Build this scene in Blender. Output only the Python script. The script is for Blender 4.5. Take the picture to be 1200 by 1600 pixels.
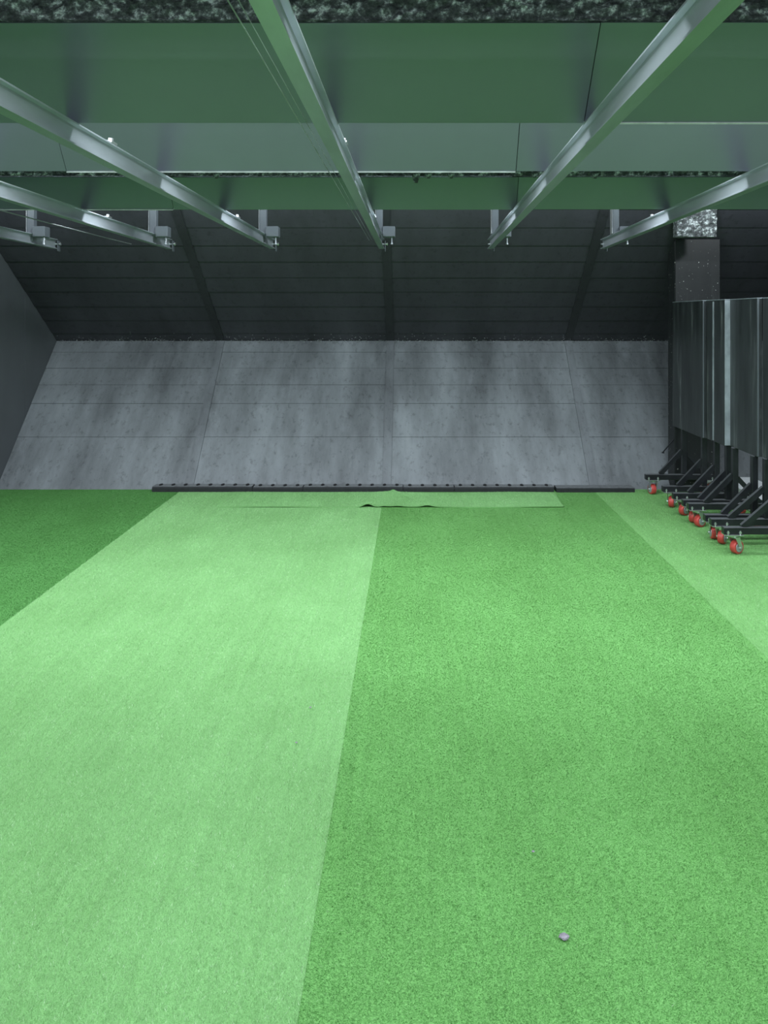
import bpy, bmesh, math, random
import numpy as np
from mathutils import Vector, Matrix, noise

for o in list(bpy.data.objects):
    bpy.data.objects.remove(o)
S = bpy.context.scene
C = S.collection
random.seed(7)
RNG = np.random.default_rng(11)

# ------------------------------------------------------------------ camera, world, light, exposure
VX, VY, F, EYE = 645.0, 495.0, 1200.0, 1.70        # principal point, focal length (px of a 1200 x 1600 frame), eye height
cd = bpy.data.cameras.new('camera')
cam = bpy.data.objects.new('camera', cd); C.objects.link(cam)
cam.location = (0, 0, EYE); cam.rotation_euler = (math.radians(90), 0, 0)
cd.sensor_width = 36; cd.sensor_fit = 'AUTO'; cd.lens = F / 1600 * 36
cd.shift_x = (600 - VX) / 1600; cd.shift_y = -(800 - VY) / 1600
cd.clip_start = 0.05; cd.clip_end = 60
S.camera = cam

w = bpy.data.worlds.new('world'); S.world = w; w.use_nodes = True
w.node_tree.nodes['Background'].inputs[0].default_value = (0.6, 0.7, 0.75, 1)
w.node_tree.nodes['Background'].inputs[1].default_value = 0.02

S.view_settings.view_transform = 'Standard'; S.view_settings.look = 'None'
S.view_settings.gamma = 1; S.view_settings.use_curve_mapping = False
S.view_settings.exposure = 0.0

# lamp rows: short battens behind each ceiling baffle and, unseen, over the viewer for ambient light, one in every bay between the rails: (y, z, watts each, tilt)
BAYS = (-3.75, -2.74, -1.75, -0.78, 0.21, 1.22, 2.24, 3.25)
ROWS = ((-0.6, 2.92, 18.0, 0.0), (0.75, 2.92, 17.0, 0.0), (2.10, 2.70, 9.5, 0.0), (3.04, 2.62, 9.0, 0.6), (4.03, 2.62, 9.5, 0.0), (5.33, 2.60, 15.0, -0.10), (6.15, 2.86, 9.0, 1.45))
for ri, (ly, lz, lw, lt) in enumerate(ROWS):
    ld = bpy.data.lights.new('batten_lamp', 'AREA'); ld.shape = 'RECTANGLE'
    ld.size = 0.94 if ri < 6 else 0.16; ld.size_y = 0.06; ld.energy = lw; ld.color = (0.91, 0.98, 1.05)
    for bx_ in BAYS:
        lo = bpy.data.objects.new('batten_lamp', ld); C.objects.link(lo)
        lo.location = (bx_, ly, lz); lo.rotation_euler = (lt, 0, 0)

# ------------------------------------------------------------------ materials
def nodes_of(m):
    m.use_nodes = True
    nt = m.node_tree
    return nt, nt.nodes, nt.links, nt.nodes['Principled BSDF']

def ramp(nt, stops):
    r = nt.nodes.new('ShaderNodeValToRGB'); e = r.color_ramp.elements
    while len(e) < len(stops): e.new(0.5)
    for el, (p, c) in zip(e, stops): el.position = p; el.color = (*c, 1)
    return r

def noise_tex(nt, scale, detail=4, rough=0.55, stretch=(1, 1, 1)):
    tc = nt.nodes.new('ShaderNodeTexCoord'); mp = nt.nodes.new('ShaderNodeMapping')
    nt.links.new(tc.outputs['Object'], mp.inputs[0]); mp.inputs['Scale'].default_value = stretch
    n = nt.nodes.new('ShaderNodeTexNoise'); n.inputs['Scale'].default_value = scale
    n.inputs['Detail'].default_value = detail; n.inputs['Roughness'].default_value = rough
    nt.links.new(mp.outputs[0], n.inputs['Vector'])
    return n

def mix(nt, kind, fac, a, b):
    m = nt.nodes.new('ShaderNodeMix'); m.data_type = 'RGBA'; m.blend_type = kind
    def put(sock, v):
        if isinstance(v, (int, float)): sock.default_value = v
        elif isinstance(v, tuple): sock.default_value = (*v, 1)
        else: nt.links.new(v, sock)
    put(m.inputs[0], fac); put(m.inputs[6], a); put(m.inputs[7], b)
    return m.outputs[2]

def simple(name, col, rough=0.5, metal=0.0, var=0.25, scale=6.0, stretch=(1, 1, 1), bump=0.0, spec=0.5):
    m = bpy.data.materials.new(name); nt, N, L, b = nodes_of(m)
    n = noise_tex(nt, scale, 5, 0.6, stretch)
    lo = tuple(c * (1 - var) for c in col); hi = tuple(min(1, c * (1 + var)) for c in col)
    r = ramp(nt, ((0.3, lo), (0.7, hi))); L.new(n.outputs[0], r.inputs[0]); L.new(r.outputs[0], b.inputs['Base Color'])
    b.inputs['Roughness'].default_value = rough; b.inputs['Metallic'].default_value = metal
    b.inputs['Specular IOR Level'].default_value = spec
    if bump:
        bp = N.new('ShaderNodeBump'); bp.inputs['Strength'].default_value = bump; bp.inputs['Distance'].default_value = 0.01
        n2 = noise_tex(nt, scale * 8, 4); L.new(n2.outputs[0], bp.inputs['Height']); L.new(bp.outputs[0], b.inputs['Normal'])
    return m

def steel_plate(name, base, rough, smear, pock, dust=0.0):
    """painted trap plate: soft vertical smears, dark pock marks, pale scuffs, optional pale dust towards the fold"""
    m = bpy.data.materials.new(name); nt, N, L, b = nodes_of(m)
    n1 = noise_tex(nt, 1.15, 8, 0.66, (2.0, 0.55, 0.55))
    r1 = ramp(nt, ((0.3, tuple(c * (1 - smear) for c in base)), (0.55, base), (0.75, tuple(c * (1 + smear * .8) for c in base))))
    L.new(n1.outputs[0], r1.inputs[0])
    n2 = noise_tex(nt, 21, 5, 0.72, (1, .7, .7)); r2 = ramp(nt, ((0.33, (0.22,) * 3), (0.45, (1,) * 3)))
    L.new(n2.outputs[0], r2.inputs[0])
    c = mix(nt, 'MULTIPLY', pock, r1.outputs[0], r2.outputs[0])
    n3 = noise_tex(nt, 5, 6, 0.7, (1, .5, .5)); r3 = ramp(nt, ((0.58, (0,) * 3), (0.75, (1,) * 3)))
    L.new(n3.outputs[0], r3.inputs[0])
    mm = N.new('ShaderNodeMath'); mm.operation = 'MULTIPLY'; L.new(r3.outputs[0], mm.inputs[0]); mm.inputs[1].default_value = 0.30
    c = mix(nt, 'MIX', mm.outputs[0], c, tuple(min(1, v * 1.7) for v in base))
    L.new(c, b.inputs['Base Color'])
    b.inputs['Roughness'].default_value = rough
    bp = N.new('ShaderNodeBump'); bp.inputs['Strength'].default_value = 0.25; bp.inputs['Distance'].default_value = 0.004
    L.new(n2.outputs[0], bp.inputs['Height']); L.new(bp.outputs[0], b.inputs['Normal'])
    return m

def rubber_chip(name):
    m = bpy.data.materials.new(name); nt, N, L, b = nodes_of(m)
    n = noise_tex(nt, 27, 5, 0.7, (1, 1.3, 1.3)); r = ramp(nt, ((0.34, (.018, .021, .023)), (0.50, (.085, .096, .10)), (0.57, (.24, .27, .275)), (0.65, (.74, .80, .80))))
    L.new(n.outputs[0], r.inputs[0]); L.new(r.outputs[0], b.inputs['Base Color'])
    b.inputs['Roughness'].default_value = 0.55
    bp = N.new('ShaderNodeBump'); bp.inputs['Strength'].default_value = 0.8; bp.inputs['Distance'].default_value = 0.015
    L.new(n.outputs[0], bp.inputs['Height']); L.new(bp.outputs[0], b.inputs['Normal'])
    return m

def turf_patches(nt, col):
    """soft worn patches and the faint lengthwise rows of the tufting"""
    big = noise_tex(nt, 1.7, 6, 0.62, (1.2, .75, 1)); rb = ramp(nt, ((0.3, (.82, .84, .80)), (0.7, (1.04, 1.02, 1.06)))); nt.links.new(big.outputs[0], rb.inputs[0])
    row = noise_tex(nt, 42, 2, 0.6, (1, .035, .03)); rr = ramp(nt, ((0.32, (.86,) * 3), (0.62, (1.03,) * 3))); nt.links.new(row.outputs[0], rr.inputs[0])
    return mix(nt, 'MULTIPLY', .45, mix(nt, 'MULTIPLY', 1.0, col, rb.outputs[0]), rr.outputs[0])

def turf_base(name, dark, light):
    m = bpy.data.materials.new(name); nt, N, L, b = nodes_of(m)
    n = noise_tex(nt, 420, 2, 0.7, (0.5, 1, 1)); r = ramp(nt, ((0.30, dark), (0.70, light))); L.new(n.outputs[0], r.inputs[0])
    L.new(turf_patches(nt, r.outputs[0]), b.inputs['Base Color'])
    b.inputs['Roughness'].default_value = 0.75; b.inputs['Specular IOR Level'].default_value = 0.2
    bp = N.new('ShaderNodeBump'); bp.inputs['Strength'].default_value = 0.35; bp.inputs['Distance'].default_value = 0.003
    L.new(n.outputs[0], bp.inputs['Height']); L.new(bp.outputs[0], b.inputs['Normal'])
    return m

def turf_fibre(name, dark, light, pale):
    m = bpy.data.materials.new(name); nt, N, L, b = nodes_of(m)
    at = N.new('ShaderNodeAttribute'); at.attribute_name = 'fibre'
    r = ramp(nt, ((0.0, dark), (0.55, light), (0.955, light), (1.0, pale))); L.new(at.outputs['Fac'], r.inputs[0])
    L.new(turf_patches(nt, r.outputs[0]), b.inputs['Base Color'])
    b.inputs['Roughness'].default_value = 0.5; b.inputs['Specular IOR Level'].default_value = 0.3
    return m

M = {}
M['concrete'] = simple('dark_concrete', (.06, .065, .065), .8, var=.3, bump=.2)
M['ceiling'] = simple('dark_ceiling_paint', (.05, .055, .058), .8)
M['wall'] = simple('dark_wall_paint', (.100, .110, .122), .5, var=.15, scale=1.5, stretch=(1, 1, .4))
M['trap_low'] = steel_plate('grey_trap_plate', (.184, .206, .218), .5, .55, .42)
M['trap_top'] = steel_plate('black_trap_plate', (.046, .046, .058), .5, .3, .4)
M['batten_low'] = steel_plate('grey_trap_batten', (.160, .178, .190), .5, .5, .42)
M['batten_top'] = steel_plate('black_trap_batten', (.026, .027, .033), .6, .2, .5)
M['dust'] = simple('pale_lead_dust', (.24, .26, .27), .9, var=.5, scale=30)
M['baffle'] = simple('grey_baffle_steel', (.168, .192, .225), .34, .6, var=.06, scale=1.2)
M['baffle_edge'] = simple('pale_steel_edge', (.42, .46, .45), .5, var=.3, scale=12)
M['rubber'] = rubber_chip('shredded_rubber')
M['rail'] = simple('galvanised_rail_steel', (.42, .465, .50), .30, .52, var=.14, scale=9, stretch=(1, .2, 1))
M['grey_paint'] = simple('light_grey_paint', (.095, .112, .125), .45, var=.08)
M['worn_edge'] = simple('worn_galvanised_edge', (.32, .37, .40), .4, .2, var=.5, scale=5, stretch=(1, 1, .6))
M['zinc'] = simple('bright_zinc', (.62, .65, .66), .3, .85, var=.12, scale=20)
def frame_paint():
    """black paint; faces that look up are greyer, part dust, part painted light"""
    m = bpy.data.materials.new('dusty_lit_top_black_paint'); nt, N, L, b = nodes_of(m)
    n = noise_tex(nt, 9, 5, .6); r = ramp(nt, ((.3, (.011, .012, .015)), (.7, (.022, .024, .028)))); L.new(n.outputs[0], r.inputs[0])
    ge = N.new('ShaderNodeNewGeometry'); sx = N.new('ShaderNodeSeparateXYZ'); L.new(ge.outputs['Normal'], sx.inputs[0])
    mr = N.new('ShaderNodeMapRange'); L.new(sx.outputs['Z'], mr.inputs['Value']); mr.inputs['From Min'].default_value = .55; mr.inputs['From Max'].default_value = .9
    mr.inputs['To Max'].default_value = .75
    L.new(mix(nt, 'MIX', mr.outputs[0], r.outputs[0], (.15, .165, .17)), b.inputs['Base Color'])  # light catching the upward faces is mixed into the colour with the dust
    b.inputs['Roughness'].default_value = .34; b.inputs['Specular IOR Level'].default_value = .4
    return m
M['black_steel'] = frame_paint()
M['hub_grey'] = simple('grey_cast_hub', (.36, .40, .41), .4, .3, var=.2)
M['panel'] = None
M['red'] = simple('red_polyurethane', (.60, .075, .065), .4, var=.2, scale=25)
M['white'] = simple('white_foam', (.78, .82, .83), .8, var=.06, scale=12)
M['kerb'] = simple('black_rubber_kerb', (.014, .017, .019), .75, var=.3, scale=25, bump=.2)
M['kerb_top'] = simple('dusty_lit_rubber_top', (.15, .165, .17), .8, var=.3, scale=25)  # pale top: dust, plus the light from above put into the colour
M['slot'] = simple('slot_black', (.006, .006, .007), .8)
M['cable'] = simple('steel_cable', (.35, .38, .38), .4, .6)
M['paper'] = simple('grey_white_scrap', (.27, .25, .29), .9, var=.4, scale=60)
# tone per turf strip, pile-direction sheen put into the colour: (darkest, main, palest fibre)
TONES = {'light': ((.160, .355, .120), (.290, .605, .230), (.62, .84, .55)),
         'middle': ((.105, .300, .078), (.245, .560, .175), (.58, .82, .48)),
         'deep': ((.064, .220, .052), (.155, .420, .118), (.46, .72, .40)),
         'side': ((.130, .315, .095), (.248, .560, .185), (.55, .80, .46))}
for tone, (d_, l_, p_) in TONES.items():
    M['turf_' + tone] = turf_base('turf_backing_' + tone, tuple(v * .9 for v in d_), l_)
    M['pile_' + tone] = turf_fibre('turf_fibre_' + tone, d_, l_, p_)

def panel_material():
    m = bpy.data.materials.new('scuffed_black_steel'); nt, N, L, b = nodes_of(m)
    n = noise_tex(nt, 3.0, 6, .68, (1, 3.2, .40)); r = ramp(nt, ((.35, (.015, .018, .019)), (.56, (.032, .038, .040)), (.66, (.075, .085, .086)), (.74, (.26, .29, .29))))
    L.new(n.outputs[0], r.inputs[0]); L.new(r.outputs[0], b.inputs['Base Color'])
    b.inputs['Roughness'].default_value = .36
    return m
M['panel'] = panel_material()
def column_material():
    m = bpy.data.materials.new('dusty_dark_cladding'); nt, N, L, b = nodes_of(m)
    n = noise_tex(nt, 3.2, 6, .65, (1.8, 1.8, .45)); r = ramp(nt, ((.35, (.009, .012, .013)), (.6, (.015, .018, .019)), (.76, (.050, .056, .057))))
    L.new(n.outputs[0], r.inputs[0])
    n2 = noise_tex(nt, 55, 2, .5); r2 = ramp(nt, ((.69, (0,) * 3), (.73, (1,) * 3))); L.new(n2.outputs[0], r2.inputs[0])
    L.new(mix(nt, 'MIX', r2.outputs[0], r.outputs[0], (.6, .62, .58)), b.inputs['Base Color'])
    b.inputs['Roughness'].default_value = .5
    return m
M['column'] = column_material()

# ------------------------------------------------------------------ helpers
def link(name, me, m, parent=None, loc=None):
    o = bpy.data.objects.new(name, me); C.objects.link(o)
    if m is not None: me.materials.append(m)
    if parent is not None: o.parent = parent
    if loc is not None: o.location = loc
    return o

def obj(name, bm, m, parent=None, smooth=False, loc=None):
    me = bpy.data.meshes.new(name)
    bmesh.ops.recalc_face_normals(bm, faces=bm.faces)
    if smooth:
        for f in bm.faces: f.smooth = True
    bm.to_mesh(me); bm.free()
    return link(name, me, m, parent, loc)

def empty(name, label, cat, loc=(0, 0, 0), group=None):
    o = bpy.data.objects.new(name, None); C.objects.link(o); o.location = loc; o.empty_display_size = .1
    return tag(o, label, cat, group)

def tag(o, label, cat, group=None, kind=None):
    o['label'] = label; o['category'] = cat
    if group: o['group'] = group
    if kind: o['kind'] = kind
    return o

def box(bm, x0, x1, y0, y1, z0, z1, bev=0.0):
    v = [bm.verts.new((x, y, z)) for z in (z0, z1) for y in (y0, y1) for x in (x0, x1)]
    fs = [bm.faces.new([v[i] for i in q]) for q in ((0, 2, 3, 1), (4, 5, 7, 6), (0, 1, 5, 4), (2, 6, 7, 3), (0, 4, 6, 2), (1, 3, 7, 5))]
    if bev:
        ed = list({e for f in fs for e in f.edges})
        bmesh.ops.bevel(bm, geom=ed, offset=bev, segments=1, affect='EDGES', profile=.5)

def prism(bm, pts, x0, x1):
    """extrude a (y, z) outline along x"""
    a = [bm.verts.new((x0, y, z)) for y, z in pts]; b = [bm.verts.new((x1, y, z)) for y, z in pts]
    bm.faces.new(a); bm.faces.new(b[::-1])
    n = len(pts)
    for i in range(n): bm.faces.new((a[i], a[(i + 1) % n], b[(i + 1) % n], b[i]))

def cyl(bm, c, r, h, axis='Z', seg=16, r2=None, bev=0.0):
    ret = bmesh.ops.create_cone(bm, cap_ends=True, cap_tris=False, segments=seg, radius1=r, radius2=r if r2 is None else r2, depth=h)
    R = {'Z': Matrix.Identity(4), 'X': Matrix.Rotation(math.pi / 2, 4, 'Y'), 'Y': Matrix.Rotation(math.pi / 2, 4, 'X')}[axis]
    bmesh.ops.transform(bm, matrix=Matrix.Translation(c) @ R, verts=ret['verts'])
    if bev:
        ed = [e for e in {e for v in ret['verts'] for e in v.link_edges} if len(e.link_faces) == 2 and any(len(f.verts) > 4 for f in e.link_faces)]
        bmesh.ops.bevel(bm, geom=ed, offset=bev, segments=2, affect='EDGES', profile=.5)

def bar(bm, p, q, w_, h_, up=(0, 1, 0)):
    """square tube from p to q"""
    p, q = Vector(p), Vector(q); d = (q - p).normalized(); u = Vector(up); s = d.cross(u).normalized(); u = s.cross(d).normalized()
    vs = []
    for c in (p, q):
        for a, b in ((-1, -1), (1, -1), (1, 1), (-1, 1)): vs.append(bm.verts.new(c + s * a * w_ / 2 + u * b * h_ / 2))
    for qd in ((0, 3, 2, 1), (4, 5, 6, 7), (0, 1, 5, 4), (1, 2, 6, 5), (2, 3, 7, 6), (3, 0, 4, 7)): bm.faces.new([vs[i] for i in qd])

# ------------------------------------------------------------------ room shell
XL, XR = -4.09, 4.12
YB0, YF, ZF = 7.53, 8.82, 1.428          # foot of the lower trap plate, the fold between both plates
def struct(name, bm, m, label, cat):
    return tag(obj(name, bm, m), label, cat, kind='structure')

bm = bmesh.new(); box(bm, XL - .2, XR + .2, -1.7, 9.3, -.2, 0)
struct('floor', bm, M['concrete'], 'dark concrete slab under the green artificial turf', 'floor')
bm = bmesh.new(); box(bm, XL - .2, XR + .2, -1.7, 7.0, 3.08, 3.25)
struct('ceiling', bm, M['ceiling'], 'dark ceiling above the hanging steel baffles', 'ceiling')
bm = bmesh.new(); box(bm, XL - .2, XL - .012, -1.7, 9.3, 0, 3.08)
wl = struct('wall_left', bm, M['wall'], 'dark grey side wall left of the sloping trap', 'wall')
ys = [-1.7, -.3, .9, 2.1, 3.3, 4.5, 5.7, 6.9, 8.1, 9.3]
for a, b in zip(ys, ys[1:]):
    bm = bmesh.new(); box(bm, XL - .012, XL, a + .002, b - .002, .005, 3.07); obj('panel', bm, M['wall'], wl)
bm = bmesh.new(); box(bm, XR, XR + .2, -1.7, 9.3, 0, 3.08)
struct('wall_right', bm, M['wall'], 'dark side wall behind the row of rolling shields', 'wall')
bm = bmesh.new(); box(bm, XL - .2, XR + .2, -1.9, -1.7, -.2, 3.25)
struct('wall_front', bm, M['wall'], 'dark wall at the firing end behind the viewer', 'wall')

# back wall: the bullet trap, a grey plate rising away from the floor and a black one leaning back over it
bm = bmesh.new()
ld_ = Vector((YF - YB0, ZF)).normalized(); LLEN = Vector((YF - YB0, ZF)).length
ln_ = Vector((-ld_.y, ld_.x))                         # towards the room and up
ud_ = Vector((-.8, .6)); un_ = Vector((-.6, -.8))
P0, PF = Vector((YB0, 0.0)), Vector((YF, ZF))
PT = PF + ud_ * 2.72
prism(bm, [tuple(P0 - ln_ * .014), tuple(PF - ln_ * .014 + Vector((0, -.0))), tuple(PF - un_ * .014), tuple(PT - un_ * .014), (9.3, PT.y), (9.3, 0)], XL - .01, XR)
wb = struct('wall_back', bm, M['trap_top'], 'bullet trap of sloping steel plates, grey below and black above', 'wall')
SEAMS = [XL, -2.2, -.257, 1.78, 3.8, XR]
def strip(o_, d, n, a, b, x0, x1, t0, t1, lift=0.0):
    """a plate from a to b along d, faces t0 and t1 above the line; the lower edge lifts so that it laps its neighbour"""
    p = [o_ + d * a + n * t0, o_ + d * b + n * t0, o_ + d * b + n * t1, o_ + d * a + n * (t1 + lift)]
    bm = bmesh.new(); prism(bm, [tuple(v) for v in p], x0, x1); return bm
lower = [v * LLEN for v in (0, .32, .54, .67, .79, .91, .997)]
upper = [.012, .151, .394, .649, .903, 1.135, 1.385, 1.623, 1.877, 2.12, 2.38, 2.70]
for x0, x1 in zip(SEAMS, SEAMS[1:]):
    for i, (a, b) in enumerate(zip(lower, lower[1:])):
        e = random.uniform(-.0012, .0012)
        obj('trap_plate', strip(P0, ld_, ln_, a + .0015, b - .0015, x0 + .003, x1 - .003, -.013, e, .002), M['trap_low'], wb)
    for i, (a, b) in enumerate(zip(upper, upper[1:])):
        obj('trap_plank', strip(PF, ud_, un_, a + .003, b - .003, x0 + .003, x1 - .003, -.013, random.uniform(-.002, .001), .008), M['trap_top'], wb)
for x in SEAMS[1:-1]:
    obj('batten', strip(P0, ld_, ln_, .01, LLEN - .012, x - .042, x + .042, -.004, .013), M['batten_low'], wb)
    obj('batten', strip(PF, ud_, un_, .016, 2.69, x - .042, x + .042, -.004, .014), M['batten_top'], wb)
# pale dust lying in the fold
vs, fs = [], []
for i in range(1700):
    x = random.uniform(XL + .05, XR - .05); u = abs(random.gauss(0, .035)); s = random.uniform(.002, .0075) * (1 if u < .05 else .7)
    if random.random() < .8:
        c = PF - ld_ * u; d, n = ld_, ln_
    else:
        c = PF + ud_ * (u * 1.6 + .01); d, n = ud_, un_
    k = len(vs); ph = random.uniform(0, 6.28)
    for j in range(3):
        a = ph + j * 2.09; q = c + d * (math.sin(a) * s) + n * .012
        vs.append((x + math.cos(a) * s * 1.5, q.x, q.y))
    q = c + n * (.014 + s * .5); vs.append((x, q.x, q.y))
    fs += [(k, k + 1, k + 3), (k + 1, k + 2, k + 3), (k + 2, k, k + 3), (k, k + 2, k + 1)]
me = bpy.data.meshes.new('dust_crumbs'); me.from_pydata(vs, [], fs); du = link('dust_crumbs', me, M['dust'], wb); du['kind'] = 'stuff'

# ------------------------------------------------------------------ turf
def pile(parent, x0, x1, y0, y1, lean, m, base_z=.010, dens=165000, zfun=None, keep=None):
    n = int(dens * (x1 - x0) * (y1 - y0))
    x = RNG.uniform(x0, x1, n); y = RNG.uniform(y0, y1, n)
    keep_p = np.minimum(1, (1.9 / np.maximum(y, .6)) ** 1.55)
    off = np.abs(x) - (.62 * y + .35)                       # thinner beyond the sides of the view
    keep_p = keep_p * np.where(off > 0, .12, 1) * np.where(y < 1.5, .12, 1)
    k = RNG.random(n) < keep_p
    if keep is not None: k &= keep(x, y)
    x, y = x[k], y[k]; n = len(x)
    z = np.full(n, base_z) if zfun is None else zfun(x, y)
    sc = np.clip((y / 2.6) ** .55, .85, 1.6)                # fewer, broader tufts where the pile cannot be told apart
    ang = RNG.uniform(0, 2 * np.pi, n); wd = RNG.uniform(.0006, .0012, n) * sc
    tx = RNG.normal(0, .0065, n) * sc; ty = (RNG.normal(0, .0030, n) + lean) * sc; tz = RNG.uniform(.004, .008, n)
    ca, sa = np.cos(ang) * wd, np.sin(ang) * wd * .5
    P = np.empty((n, 3, 3), np.float32)
    P[:, 0] = np.stack([x - ca, y - sa, z - .001], 1); P[:, 1] = np.stack([x + ca, y + sa, z - .001], 1)
    P[:, 2] = np.stack([x + tx, y + ty, z + tz], 1)
    P[:, :, 0] = np.clip(P[:, :, 0], x0, x1); P[:, :, 1] = np.clip(P[:, :, 1], y0, y1)
    me = bpy.data.meshes.new('pile'); me.vertices.add(3 * n); me.loops.add(3 * n); me.polygons.add(n)
    me.vertices.foreach_set('co', P.reshape(-1)); me.loops.foreach_set('vertex_index', np.arange(3 * n, dtype=np.int32))
    me.polygons.foreach_set('loop_start', np.arange(0, 3 * n, 3, dtype=np.int32))
    at = me.attributes.new('fibre', 'FLOAT', 'FACE'); at.data.foreach_set('value', RNG.random(n).astype(np.float32))
    me.update(calc_edges=True)
    o = link('pile', me, m, parent); o['kind'] = 'stuff'
    return o

TURF = (
    (XL + .01, -2.254, 6.54, 7.515, 'deep', 'short dark green turf strip at the foot of the left wall, behind a faint joint'),
    (XL + .01, -2.254, -1.69, 6.539, 'deep', 'dark green turf strip along the left wall, in front of a faint joint'),
    (-2.2535, -.2765, -1.69, 7.515, 'light', 'broad pale green turf strip left of the centre seam'),
    (-.276, 1.7525, -1.69, 7.515, 'middle', 'broad dark green turf strip right of the centre seam'),
    (1.753, XR - .01, -1.69, 7.515, 'side', 'pale green turf strip under the row of rolling shields'),
)
for x0, x1, y0, y1, tone, lab in TURF:
    bm = bmesh.new(); box(bm, x0, x1, y0, y1, .0, .010)
    t = tag(obj('turf_strip', bm, M['turf_' + tone]), lab, 'turf', 'turf strips covering the floor')
    pile(t, x0, x1, max(y0, .3), y1, .005 if tone in ('light', 'side') else -.005, M['pile_' + tone],
         keep=lambda x, y: ~(((x > -1.72) & (x < 1.31) & (y > 6.815) & (y < 7.345)) | ((x > -2.51) & (x < 2.12) & (y > 7.39))))

# loose turf mat lying crosswise in front of the trap, near edge curled up in places
MX0, MX1, MY0, MY1 = -1.73, 1.36, 6.80, 7.35
BUMPS = ((-.40, .055, .030), (-.255, .05, .010), (-.14, .06, .009), (.13, .055, .014))
def mat_z(x, y):
    z = np.full_like(x, .0195)
    for bx_, bw, bh in BUMPS: z = z + bh * np.exp(-((x - bx_) / bw) ** 2) * np.exp(-((y - MY0) / .10) ** 2)
    cx = -.18 + (7.36 - y) * .42 + .02 * np.sin(y * 17)      # the crease
    z = z + .016 * np.exp(-((x - cx) / .022) ** 2) * np.clip((y - 6.88) / .2, 0, 1)
    z = z + .004 * np.sin(x * 5.1 + y * 3) + .009 * np.exp(-((x + .2) / .1) ** 2) * np.exp(-((y - MY1) / .08) ** 2)
    return z
bm = bmesh.new(); nx, ny = 150, 22; g = []
for j in range(ny + 1):
    row = []
    for i in range(nx + 1):
        x = MX0 + (MX1 - MX0) * i / nx; y = MY0 + (MY1 - MY0) * j / ny
        xs = x - (.03 * (1 - j / ny) if i == nx else 0)
        row.append(bm.verts.new((xs, y, float(mat_z(np.array([x]), np.array([y]))[0]))))
    g.append(row)
top = [bm.faces.new((g[j][i], g[j][i + 1], g[j + 1][i + 1], g[j + 1][i])) for j in range(ny) for i in range(nx)]
ex = bmesh.ops.extrude_face_region(bm, geom=top)
bmesh.ops.translate(bm, verts=[v for v in ex['geom'] if isinstance(v, bmesh.types.BMVert)], vec=(0, 0, -.006))
mt = tag(obj('turf_mat', bm, M['turf_light'], smooth=False), 'loose green turf mat laid crosswise before the kerb, creased, edge curling up', 'turf')
pile(mt, MX0, MX1 - .03, MY0, MY1, .004, M['pile_light'], zfun=mat_z, dens=200000)

# ------------------------------------------------------------------ rubber kerb sections at the foot of the trap
KY0, KY1, KH = 7.405, 7.535, .047
def kx(px): return (px - VX) / F * KY0
KERBS = ((237, 394, 8, 'slotted black kerb section at the left end of the row, beside bare turf'),
         (394, 473, 4, 'short slotted black kerb section, second from the left end of the row'),
         (473, 630, 8, 'slotted black kerb section meeting the peak of the creased turf mat'),
         (630, 710, 4, 'short slotted black kerb section just right of the turf crease'),
         (710, 866, 8, 'slotted black kerb section ending above the right corner of the turf mat'))
for a, b, n, lab in KERBS:
    x0, x1 = kx(a) + .002, kx(b) - .002; cx = (x0 + x1) / 2
    h = KH + random.uniform(-.004, .004)
    k = empty('rubber_kerb', lab, 'kerb', (cx, KY0, .0105), 'rubber kerb sections with slots')
    bm = bmesh.new(); hw = (x1 - x0) / 2; prism(bm, [(0, 0), (KY1 - KY0, 0), (KY1 - KY0, h), (.012, h), (0, h - .012)], -hw, hw)
    obj('kerb_body', bm, M['kerb'], k)
    bm = bmesh.new(); box(bm, -hw + .004, hw - .004, .016, KY1 - KY0 - .002, h - .002, h + .002); obj('dusty_lit_top', bm, M['kerb_top'], k)  # thin pale layer, dust and painted top light
    bm = bmesh.new(); cyl(bm, (0, 0, 0), .016, .012, 'Z', 12)
    for v in bm.verts: v.co.y *= 2.2
    me = None
    for i in range(n):
        xx = -hw + (i + .5) * (x1 - x0) / n
        if me is None:
            s = obj('slot_plug', bm, M['slot'], k, loc=(xx, .085, h + .003)); me = s.data
        else:
            s = link('slot_plug', me, None, k, loc=(xx, .085, h + .003))
k = empty('rubber_kerb', 'low plain dark kerb without slots at the right end of the row', 'kerb', (kx(930), KY0 - .02, .0105))
bm = bmesh.new(); hw = (kx(991) - kx(869)) / 2; prism(bm, [(0, 0), (.14, 0), (.14, .040), (.008, .040), (0, .034)], -hw, hw); obj('kerb_body', bm, M['kerb'], k)
bm = bmesh.new(); box(bm, -hw + .003, hw - .003, .012, .138, .038, .042); obj('dusty_lit_top', bm, M['kerb_top'], k)

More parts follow.
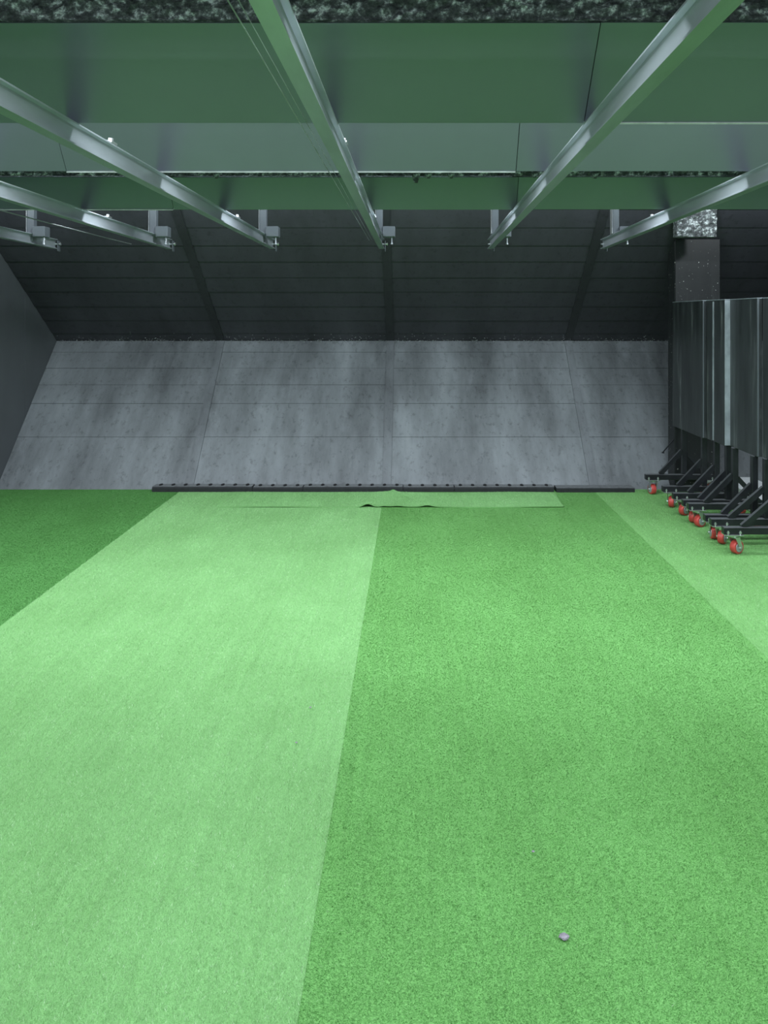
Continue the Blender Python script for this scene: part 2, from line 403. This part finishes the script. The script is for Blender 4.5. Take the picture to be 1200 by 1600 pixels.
# ------------------------------------------------------------------ ceiling baffles
def baffle(name, label, yb, zb, yt, zt, joints, flap=None, edge=()):
    b = empty(name, label, 'baffle', (0, yb, zb), 'overhead steel baffles')
    d = Vector((yt - yb, zt - zb)); L_ = d.length; d.normalize(); n = Vector((-d.y, d.x))
    if n.x > 0: n = -n                                       # towards the viewer, downwards
    xs = [XL + .02] + list(joints) + [XR - .02]
    for i, (x0, x1) in enumerate(zip(xs, xs[1:])):
        off = (.004 if i % 2 else 0.0)
        def plate(a, c, t):
            p = [d * a + n * (t + off), d * c + n * (t + off), d * c + n * (t - .008 + off), d * a + n * (t - .008 + off)]
            bm = bmesh.new(); prism(bm, [tuple(v) for v in p], x0 + .002, x1 - .002); return bm
        obj('baffle_panel', plate(0, L_, 0), M['baffle'], b)
        if flap: obj('upper_flap', plate(L_ - flap, L_ + .003, .0018), M['baffle'], b)
        if i:
            bm = bmesh.new(); p = [d * 0 - n * .009, d * L_ - n * .009, d * L_ - n * .015, d * 0 - n * .015]
            prism(bm, [tuple(v) for v in p], x0 - .04, x0 + .04); obj('joint_backing', bm, M['slot'], b)  # dark bar added behind the joint to stop light leaking through
        if i in edge:
            bm = bmesh.new(); q = d * -.004
            p = [q + n * (.006 + off), q + n * (-.03 + off), d * .002 + n * (-.03 + off), d * .002 + n * (.006 + off)]
            prism(bm, [tuple(v) for v in p], x0 + .003, x1 - .003); obj('bottom_lip', bm, M['baffle_edge'], b)
    return b
baffle('ceiling_baffle', 'green-grey steel baffle nearest the viewer, hanging above the top of the view', 1.95, 2.515, 1.71, 2.78, (-1.7, .6))
b1 = baffle('ceiling_baffle', 'broadest green-grey steel baffle, under the speckled shredded rubber beam', 2.95, 2.446, 2.69, 2.728, (-1.66, .657), .095, (2,))
b2 = baffle('ceiling_baffle', 'palest steel baffle, the middle one of those seen, with gaps beneath', 3.95, 2.449, 3.746, 2.755, (-1.78, .53), None, (1,))
b3 = baffle('ceiling_baffle', 'farthest and narrowest green steel baffle, with torn rubber along its top', 5.20, 2.427, 5.085, 2.625, (-1.62, .70), None, (0,))

def rubber_beam(name, parent, y0, y1, z0, z1, amp, step, loc):
    """beam of shredded rubber; its front face is lumpy"""
    bm = bmesh.new(); nx = int((XR - XL - .1) / step); nz = max(3, int((z1 - z0) / step)); g = []
    for j in range(nz + 1):
        row = []
        for i in range(nx + 1):
            x = XL + .05 + (XR - XL - .1) * i / nx; z = z0 + (z1 - z0) * j / nz
            dd = noise.fractal(Vector((x * 22, z * 30, 3.1)), 1.0, 2.0, 3) * amp
            row.append(bm.verts.new((x, y0 - dd, z)))
        g.append(row)
    back = [[bm.verts.new((XL + .05, y1, z)), bm.verts.new((XR - .05, y1, z))] for z in (z0, z1)]
    for j in range(nz):
        for i in range(nx): bm.faces.new((g[j][i], g[j][i + 1], g[j + 1][i + 1], g[j + 1][i]))
    bm.faces.new([back[0][0], back[0][1]] + g[0][::-1]); bm.faces.new([back[1][1], back[1][0]] + g[nz])
    bm.faces.new((back[0][0], back[1][0], back[1][1], back[0][1]))
    o = obj(name, bm, M['rubber'], parent); o.location = loc
    return o
rb = rubber_beam('rubber_beam', None, 2.695, 2.80, 2.742, 3.075, .014, .012, (0, 0, 0))
tag(rb, 'beam of speckled shredded rubber along the top of the view', 'rubber beam')
rubber_beam('torn_rubber', b3, 5.085, 5.15, 2.634, 2.80, .012, .016, (0, -5.20, -2.427))
# rags of torn rubber hanging over the top edge of the far baffle
for rx, rl in ((.02, .05), (.10, .02), (.25, .02), (-1.3, .02), (.8, .015), (1.2, .02)):
    bm = bmesh.new()
    prism(bm, [(-.008, -rl), (-.004, -rl), (.004, .02), (-.012, .02)], -.012, .012)
    for v in bm.verts:
        if v.co.z > 0: v.co.x *= 2.6
    obj('rubber_rag', bm, M['rubber'], b3, loc=(rx, 5.075 - 5.20, 2.632 - 2.427))

# ------------------------------------------------------------------ target rails
TX, TZ = .0067, -.0083                                   # the rails drift a little sideways and down towards the trap
RE = 7.0; RZ = 2.318; RH = .088; RW = .050
RAILS = ((-3.261, 'leftmost overhead steel rail, only its far end in view', ),
         (-2.217, 'second overhead steel rail from the left, low beside the thin slack cable'),
         (-1.277, 'third overhead steel rail from the left, entering at the left frame edge'),
         (-.283, 'centre overhead steel rail, its wide green-lit underside crossing the top'),
         (.706, 'overhead steel rail running to the upper right corner'),
         (1.735, 'rightmost overhead steel rail, ending just left of the dark column'))
def make_rail(x, label):
    r = empty('target_rail', label, 'rail', (x, RE, RZ), 'overhead target rails')
    r.rotation_euler = (math.atan(TZ), 0, -math.atan(TX))   # tilts follow local +y
    L_ = 6.9
    prof = [(-RW/2, 0), (RW/2, 0), (RW/2, .007), (.006, .012), (.004, .018), (.004, RH - .016), (.007, RH - .009), (RW/2, RH - .006), (RW/2, RH),
            (-RW/2, RH), (-RW/2, RH - .006), (-.007, RH - .009), (-.004, RH - .016), (-.004, .018), (-.006, .012), (-RW/2, .007)]
    bm = bmesh.new()
    a = [bm.verts.new((px, -L_, pz)) for px, pz in prof]; b = [bm.verts.new((px, 0, pz)) for px, pz in prof]
    bm.faces.new(a); bm.faces.new(b[::-1])
    for i in range(len(prof)): bm.faces.new((a[i], a[(i + 1) % len(prof)], b[(i + 1) % len(prof)], b[i]))
    obj('beam', bm, M['rail'], r)
    bm = bmesh.new(); box(bm, RW/2 + .004, RW/2 + .010, -.02, .03, -.022, .075, .001); obj('end_plate', bm, M['grey_paint'], r)
    bm = bmesh.new(); cyl(bm, (.015, -.0, .045), .007, .07, 'X', 10); cyl(bm, (.05, 0, .045), .013, .010, 'X', 6); obj('end_bolt', bm, M['zinc'], r)
    hy = -.42
    bm = bmesh.new(); box(bm, -.029, .029, hy - .03, hy + .03, RH, .76, .004); h = obj('hanger', bm, M['grey_paint'], r)
    bm = bmesh.new(); box(bm, -.034, -.029, hy - .034, hy + .034, RH, .30); obj('side_strap', bm, M['zinc'], h)
    bm = bmesh.new(); box(bm, .030, .135, hy - .055, hy + .045, .058, .148, .004); mbx = obj('motor_box', bm, M['grey_paint'], r)
    bm = bmesh.new(); cyl(bm, (.105, hy, .03), .007, .06, 'Z', 10); cyl(bm, (.105, hy, .004), .011, .012, 'Z', 10); obj('shaft', bm, M['zinc'], mbx)
    cl = None
    for yy in (-3.72, -1.42):
        if cl is None:
            bm = bmesh.new(); box(bm, -.016, .016, -.035, .035, RH, RH + .012, .003); cyl(bm, (0, 0, RH + .018), .011, .014, 'Z', 8)
            cl = obj('joint_clip', bm, M['zinc'], r, loc=(.012, yy, 0))
        else: link('joint_clip', cl.data, None, r, loc=(.012, yy, 0))
    return r
for x, lab in RAILS: make_rail(x, lab)

def cable(label, p, q, r=.0022, sag=.0, name='steel_cable', n=14):
    bm = bmesh.new(); p, q = Vector(p), Vector(q); prev = None
    for i in range(n + 1):
        t = i / n; c = p.lerp(q, t) - Vector((0, 0, sag * 4 * t * (1 - t)))
        ring = [bm.verts.new(c + Vector((math.cos(a) * r, 0, math.sin(a) * r))) for a in (0, 1.047, 2.094, 3.1416, 4.189, 5.236)]
        if prev:
            for k in range(6): bm.faces.new((prev[k], prev[(k + 1) % 6], ring[(k + 1) % 6], ring[k]))
        prev = ring
    return tag(obj(name, bm, M['cable'], smooth=True), label, 'cable')
def along(x, z, y): return (x + (y - 1.7) * TX, y, z + (y - 1.7) * TZ)
cable('thin steel cable left of the centre rail, outer of the pair', along(-.409, 2.400, .3), along(-.409, 2.400, 6.62))
cable('thin steel cable close to the centre rail, inner of the pair', along(-.388, 2.405, .3), along(-.388, 2.405, 6.60), r=.0015)
cable('slack thin cable in front of the leftmost rail hanger', (-2.44, .4, 2.385), (-2.42, 6.6, 2.325), r=.004, sag=.02)

# ------------------------------------------------------------------ column at the right end of the trap
CX0, CX1, CY0, CY1 = 2.533, 2.967, 7.42, 7.62
col = empty('clad_column', 'dark dusty clad column standing behind the rolling shields', 'column', (CX0, CY0, .0))
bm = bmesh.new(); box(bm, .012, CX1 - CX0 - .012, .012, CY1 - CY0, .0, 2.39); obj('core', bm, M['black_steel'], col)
bm = bmesh.new(); box(bm, .008, CX1 - CX0, 0, .012, .02, 2.45, .002); obj('front_cladding', bm, M['column'], col)
bm = bmesh.new(); box(bm, 0, .010, .006, CY1 - CY0, .02, 2.43, .002); obj('side_cladding', bm, M['column'], col)
bm = bmesh.new(); box(bm, .004, .018, -.006, .006, .02, 2.44, .001); obj('corner_angle', bm, M['column'], col)
# lumpy rubber block hanging in front of the black plate above the column
bm = bmesh.new(); g = []; BX0, BX1, BY = 2.416, 2.779, 7.02
for j in range(25):
    row = []
    for i in range(27):
        x = BX0 + (BX1 - BX0) * i / 26; z = 2.432 + .33 * j / 24
        row.append(bm.verts.new((x, BY - .016 * noise.fractal(Vector((x * 30, z * 30, 0)), 1, 2, 3), z)))
    g.append(row)
for j in range(24):
    for i in range(26): bm.faces.new((g[j][i], g[j][i + 1], g[j + 1][i + 1], g[j + 1][i]))
bd = [g[0][i] for i in range(27)] + [g[j][26] for j in range(1, 25)] + [g[24][i] for i in range(25, -1, -1)] + [g[j][0] for j in range(23, 0, -1)]
lo = [bm.verts.new((v.co.x, min(7.13, 7.395 - (v.co.z - 2.432) * 1.34 - .0), v.co.z)) for v in bd]
for i in range(len(bd)): k2 = (i + 1) % len(bd); bm.faces.new((bd[i], lo[i], lo[k2], bd[k2]))
bm.faces.new(lo)
tag(obj('rubber_block', bm, M['rubber']), 'speckled rubber block above the clad column, under the far baffle', 'rubber block')
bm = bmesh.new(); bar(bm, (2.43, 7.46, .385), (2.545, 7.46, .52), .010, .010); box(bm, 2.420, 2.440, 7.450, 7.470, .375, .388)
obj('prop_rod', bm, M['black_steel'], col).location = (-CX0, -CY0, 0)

# ------------------------------------------------------------------ rolling shields
ZP0, ZP1 = .650, 1.838
LX0, LX1, PX = 2.205, 2.850, 2.585                       # ends of each base beam, the post
def caster_meshes():
    bm = bmesh.new()
    box(bm, -.075, .055, -.042, .042, -.006, 0)          # mounting plate
    for sx in (-.052, .034):
        for sy in (-.028, .028): cyl(bm, (sx, sy, .010), .006, .034, 'Z', 8); cyl(bm, (sx, sy, .014), .010, .008, 'Z', 6)
    pl = bpy.data.meshes.new('caster'); bmesh.ops.recalc_face_normals(bm, faces=bm.faces); bm.to_mesh(pl); bm.free(); pl.materials.append(M['zinc'])
    bm = bmesh.new(); cyl(bm, (0, 0, -.014), .028, .016, 'Z', 16)
    for s in (-1, 1):                                    # fork cheeks, axle along local x
        pr = [(-.022, -.02), (.022, -.02), (.044, -.085), (.040, -.105), (.020, -.105), (.012, -.085)]
        a = [bm.verts.new((s * .031, y, z)) for y, z in pr]; b = [bm.verts.new((s * .035, y, z)) for y, z in pr]
        bm.faces.new(a); bm.faces.new(b[::-1])
        for i in range(6): bm.faces.new((a[i], a[(i + 1) % 6], b[(i + 1) % 6], b[i]))
    box(bm, -.035, .035, -.022, .022, -.024, -.018); cyl(bm, (0, .028, -.096), .007, .082, 'X', 8)
    fk = bpy.data.meshes.new('fork'); bmesh.ops.recalc_face_normals(bm, faces=bm.faces); bm.to_mesh(fk); bm.free(); fk.materials.append(M['zinc'])
    bm = bmesh.new(); cyl(bm, (0, .028, -.096), .049, .046, 'X', 28, bev=.007)
    wh = bpy.data.meshes.new('wheel'); bmesh.ops.recalc_face_normals(bm, faces=bm.faces); bm.to_mesh(wh); bm.free(); wh.materials.append(M['red'])
    for p in wh.polygons: p.use_smooth = len(p.vertices) == 4
    bm = bmesh.new(); cyl(bm, (0, .028, -.096), .034, .052, 'X', 24, bev=.003); cyl(bm, (0, .028, -.096), .015, .062, 'X', 12)
    hb = bpy.data.meshes.new('hub'); bmesh.ops.recalc_face_normals(bm, faces=bm.faces); bm.to_mesh(hb); bm.free(); hb.materials.append(M['hub_grey'])
    return pl, fk, wh, hb
CPL, CFK, CWH, CHB = caster_meshes()
ZB0 = .1565                                              # underside of the base beams
def caster(parent, x, y, yaw):
    c = link('caster', CPL, None, parent, loc=(x, y, ZB0))
    for nm, me in (('fork', CFK), ('wheel', CWH), ('hub', CHB)):
        o = link(nm, me, None, c); o.rotation_euler = (0, 0, yaw)
def shield(label, y0, y1, xf, th, xp, legs, ribs=(), edge='worn_edge', ew=1.0):
    s = empty('rolling_shield', label, 'shield', (0, 0, 0), 'rolling steel shields in a row')
    s.location = (PX, (y0 + y1) / 2, 0); ox, oy = PX, (y0 + y1) / 2
    def P(nm, bm, m, smooth=False):
        o = obj(nm, bm, m, s); o.data.transform(Matrix.Translation((-ox, -oy, 0))); return o
    bm = bmesh.new(); box(bm, xf, xf + th, y0, y1, ZP0, ZP1, .002); P('shield_plate', bm, M['panel'])
    bm = bmesh.new(); box(bm, xf + .002, xf + .002 + (th - .004) * ew, y0 - .003, y0 - .0005, ZP0 + .004, ZP1 - .004); P('end_strip', bm, M[edge])
    bm = bmesh.new(); box(bm, xf - .001, xf + th + .001, y0, y1, ZP1 + .0005, ZP1 + .005); P('top_strip', bm, M['worn_edge'])
    for ry, rw in ribs:
        bm = bmesh.new(); box(bm, xf - .005, xf - .0003, ry - rw, ry + rw, ZP0 + .01, ZP1 - .01); P('worn_rib', bm, M['worn_edge'])
    for ly, yawl, yawr in legs:
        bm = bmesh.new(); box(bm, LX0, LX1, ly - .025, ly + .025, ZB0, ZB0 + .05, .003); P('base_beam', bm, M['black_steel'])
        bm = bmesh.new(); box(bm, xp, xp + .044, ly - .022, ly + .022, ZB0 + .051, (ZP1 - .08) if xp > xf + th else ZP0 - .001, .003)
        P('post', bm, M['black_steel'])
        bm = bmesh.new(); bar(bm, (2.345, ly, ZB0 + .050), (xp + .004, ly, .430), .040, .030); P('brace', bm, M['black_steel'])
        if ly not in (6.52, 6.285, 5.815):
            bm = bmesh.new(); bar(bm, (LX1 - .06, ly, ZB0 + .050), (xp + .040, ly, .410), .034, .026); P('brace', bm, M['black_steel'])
        for cx_, yw in ((2.285, yawl), (2.80, yawr)):
            caster(s, cx_ - ox, ly - oy, math.radians(yw))
R_ = math.radians
shield('farthest rolling shield, in front of the column, streaked wide dark plate', 6.640, 7.405, 2.505, .045, 2.552, ((7.29, 12, 40), (6.79, -28, 170)), (), 'grey_paint', .25)
shield('second farthest rolling shield, thin worn rib on its plate, very bright near edge', 6.247, 6.630, 2.535, .048, 2.556, ((6.52, -56, 30), (6.285, -40, 200)), ((6.475, .010),))
shield('rolling shield second from the right frame edge, pale streak down its dark plate', 5.757, 6.238, 2.580, .040, 2.562, ((6.165, -62, 60), (5.815, -8, 150)), (), 'grey_paint', .35)
shield('nearest rolling shield, cut off by the right frame edge', 5.40, 5.748, 2.618, .040, 2.600, ((5.695, -40, 20), (5.465, -62, 100)))

# two white slabs lying along the far side of the shields
for i, (z0, dx) in enumerate(((.0105, 0.0), (.0865, .012))):
    bm = bmesh.new(); box(bm, 2.925 + dx, 3.25 + dx, 6.30 + .05 * i, 7.38, 0, .074, .006)
    tag(obj('foam_slab', bm, M['white'], loc=(0, 0, z0)), ('lower' if i == 0 else 'upper') + ' white slab lying behind the shield legs', 'slab', 'white slabs behind the shields')

# ------------------------------------------------------------------ scraps on the turf
def scrap(px, py, r, label):
    y = F * (EYE - .02) / (py - VY); x = (px - VX) / F * y
    bm = bmesh.new(); bmesh.ops.create_icosphere(bm, subdivisions=2, radius=r)
    for v in bm.verts:
        q = noise.noise_vector(v.co * (1.6 / r) + Vector((px, py, 0))) * r * .35
        v.co += q; v.co.z *= .45; v.co.x *= 1.25
    tag(obj('paper_scrap', bm, M['paper'], loc=(x, y, .020)), label, 'scrap')
scrap(881, 1463, .011, 'largest crumpled greyish scrap on the dark turf, bottom right')
scrap(485, 1105, .0045, 'tiny white scrap on the pale turf, left of the centre seam')
scrap(463, 1160, .004, 'tiny scrap on the pale turf, just below the white one')
scrap(833, 1330, .004, 'tiny white scrap on the dark turf above the large scrap')
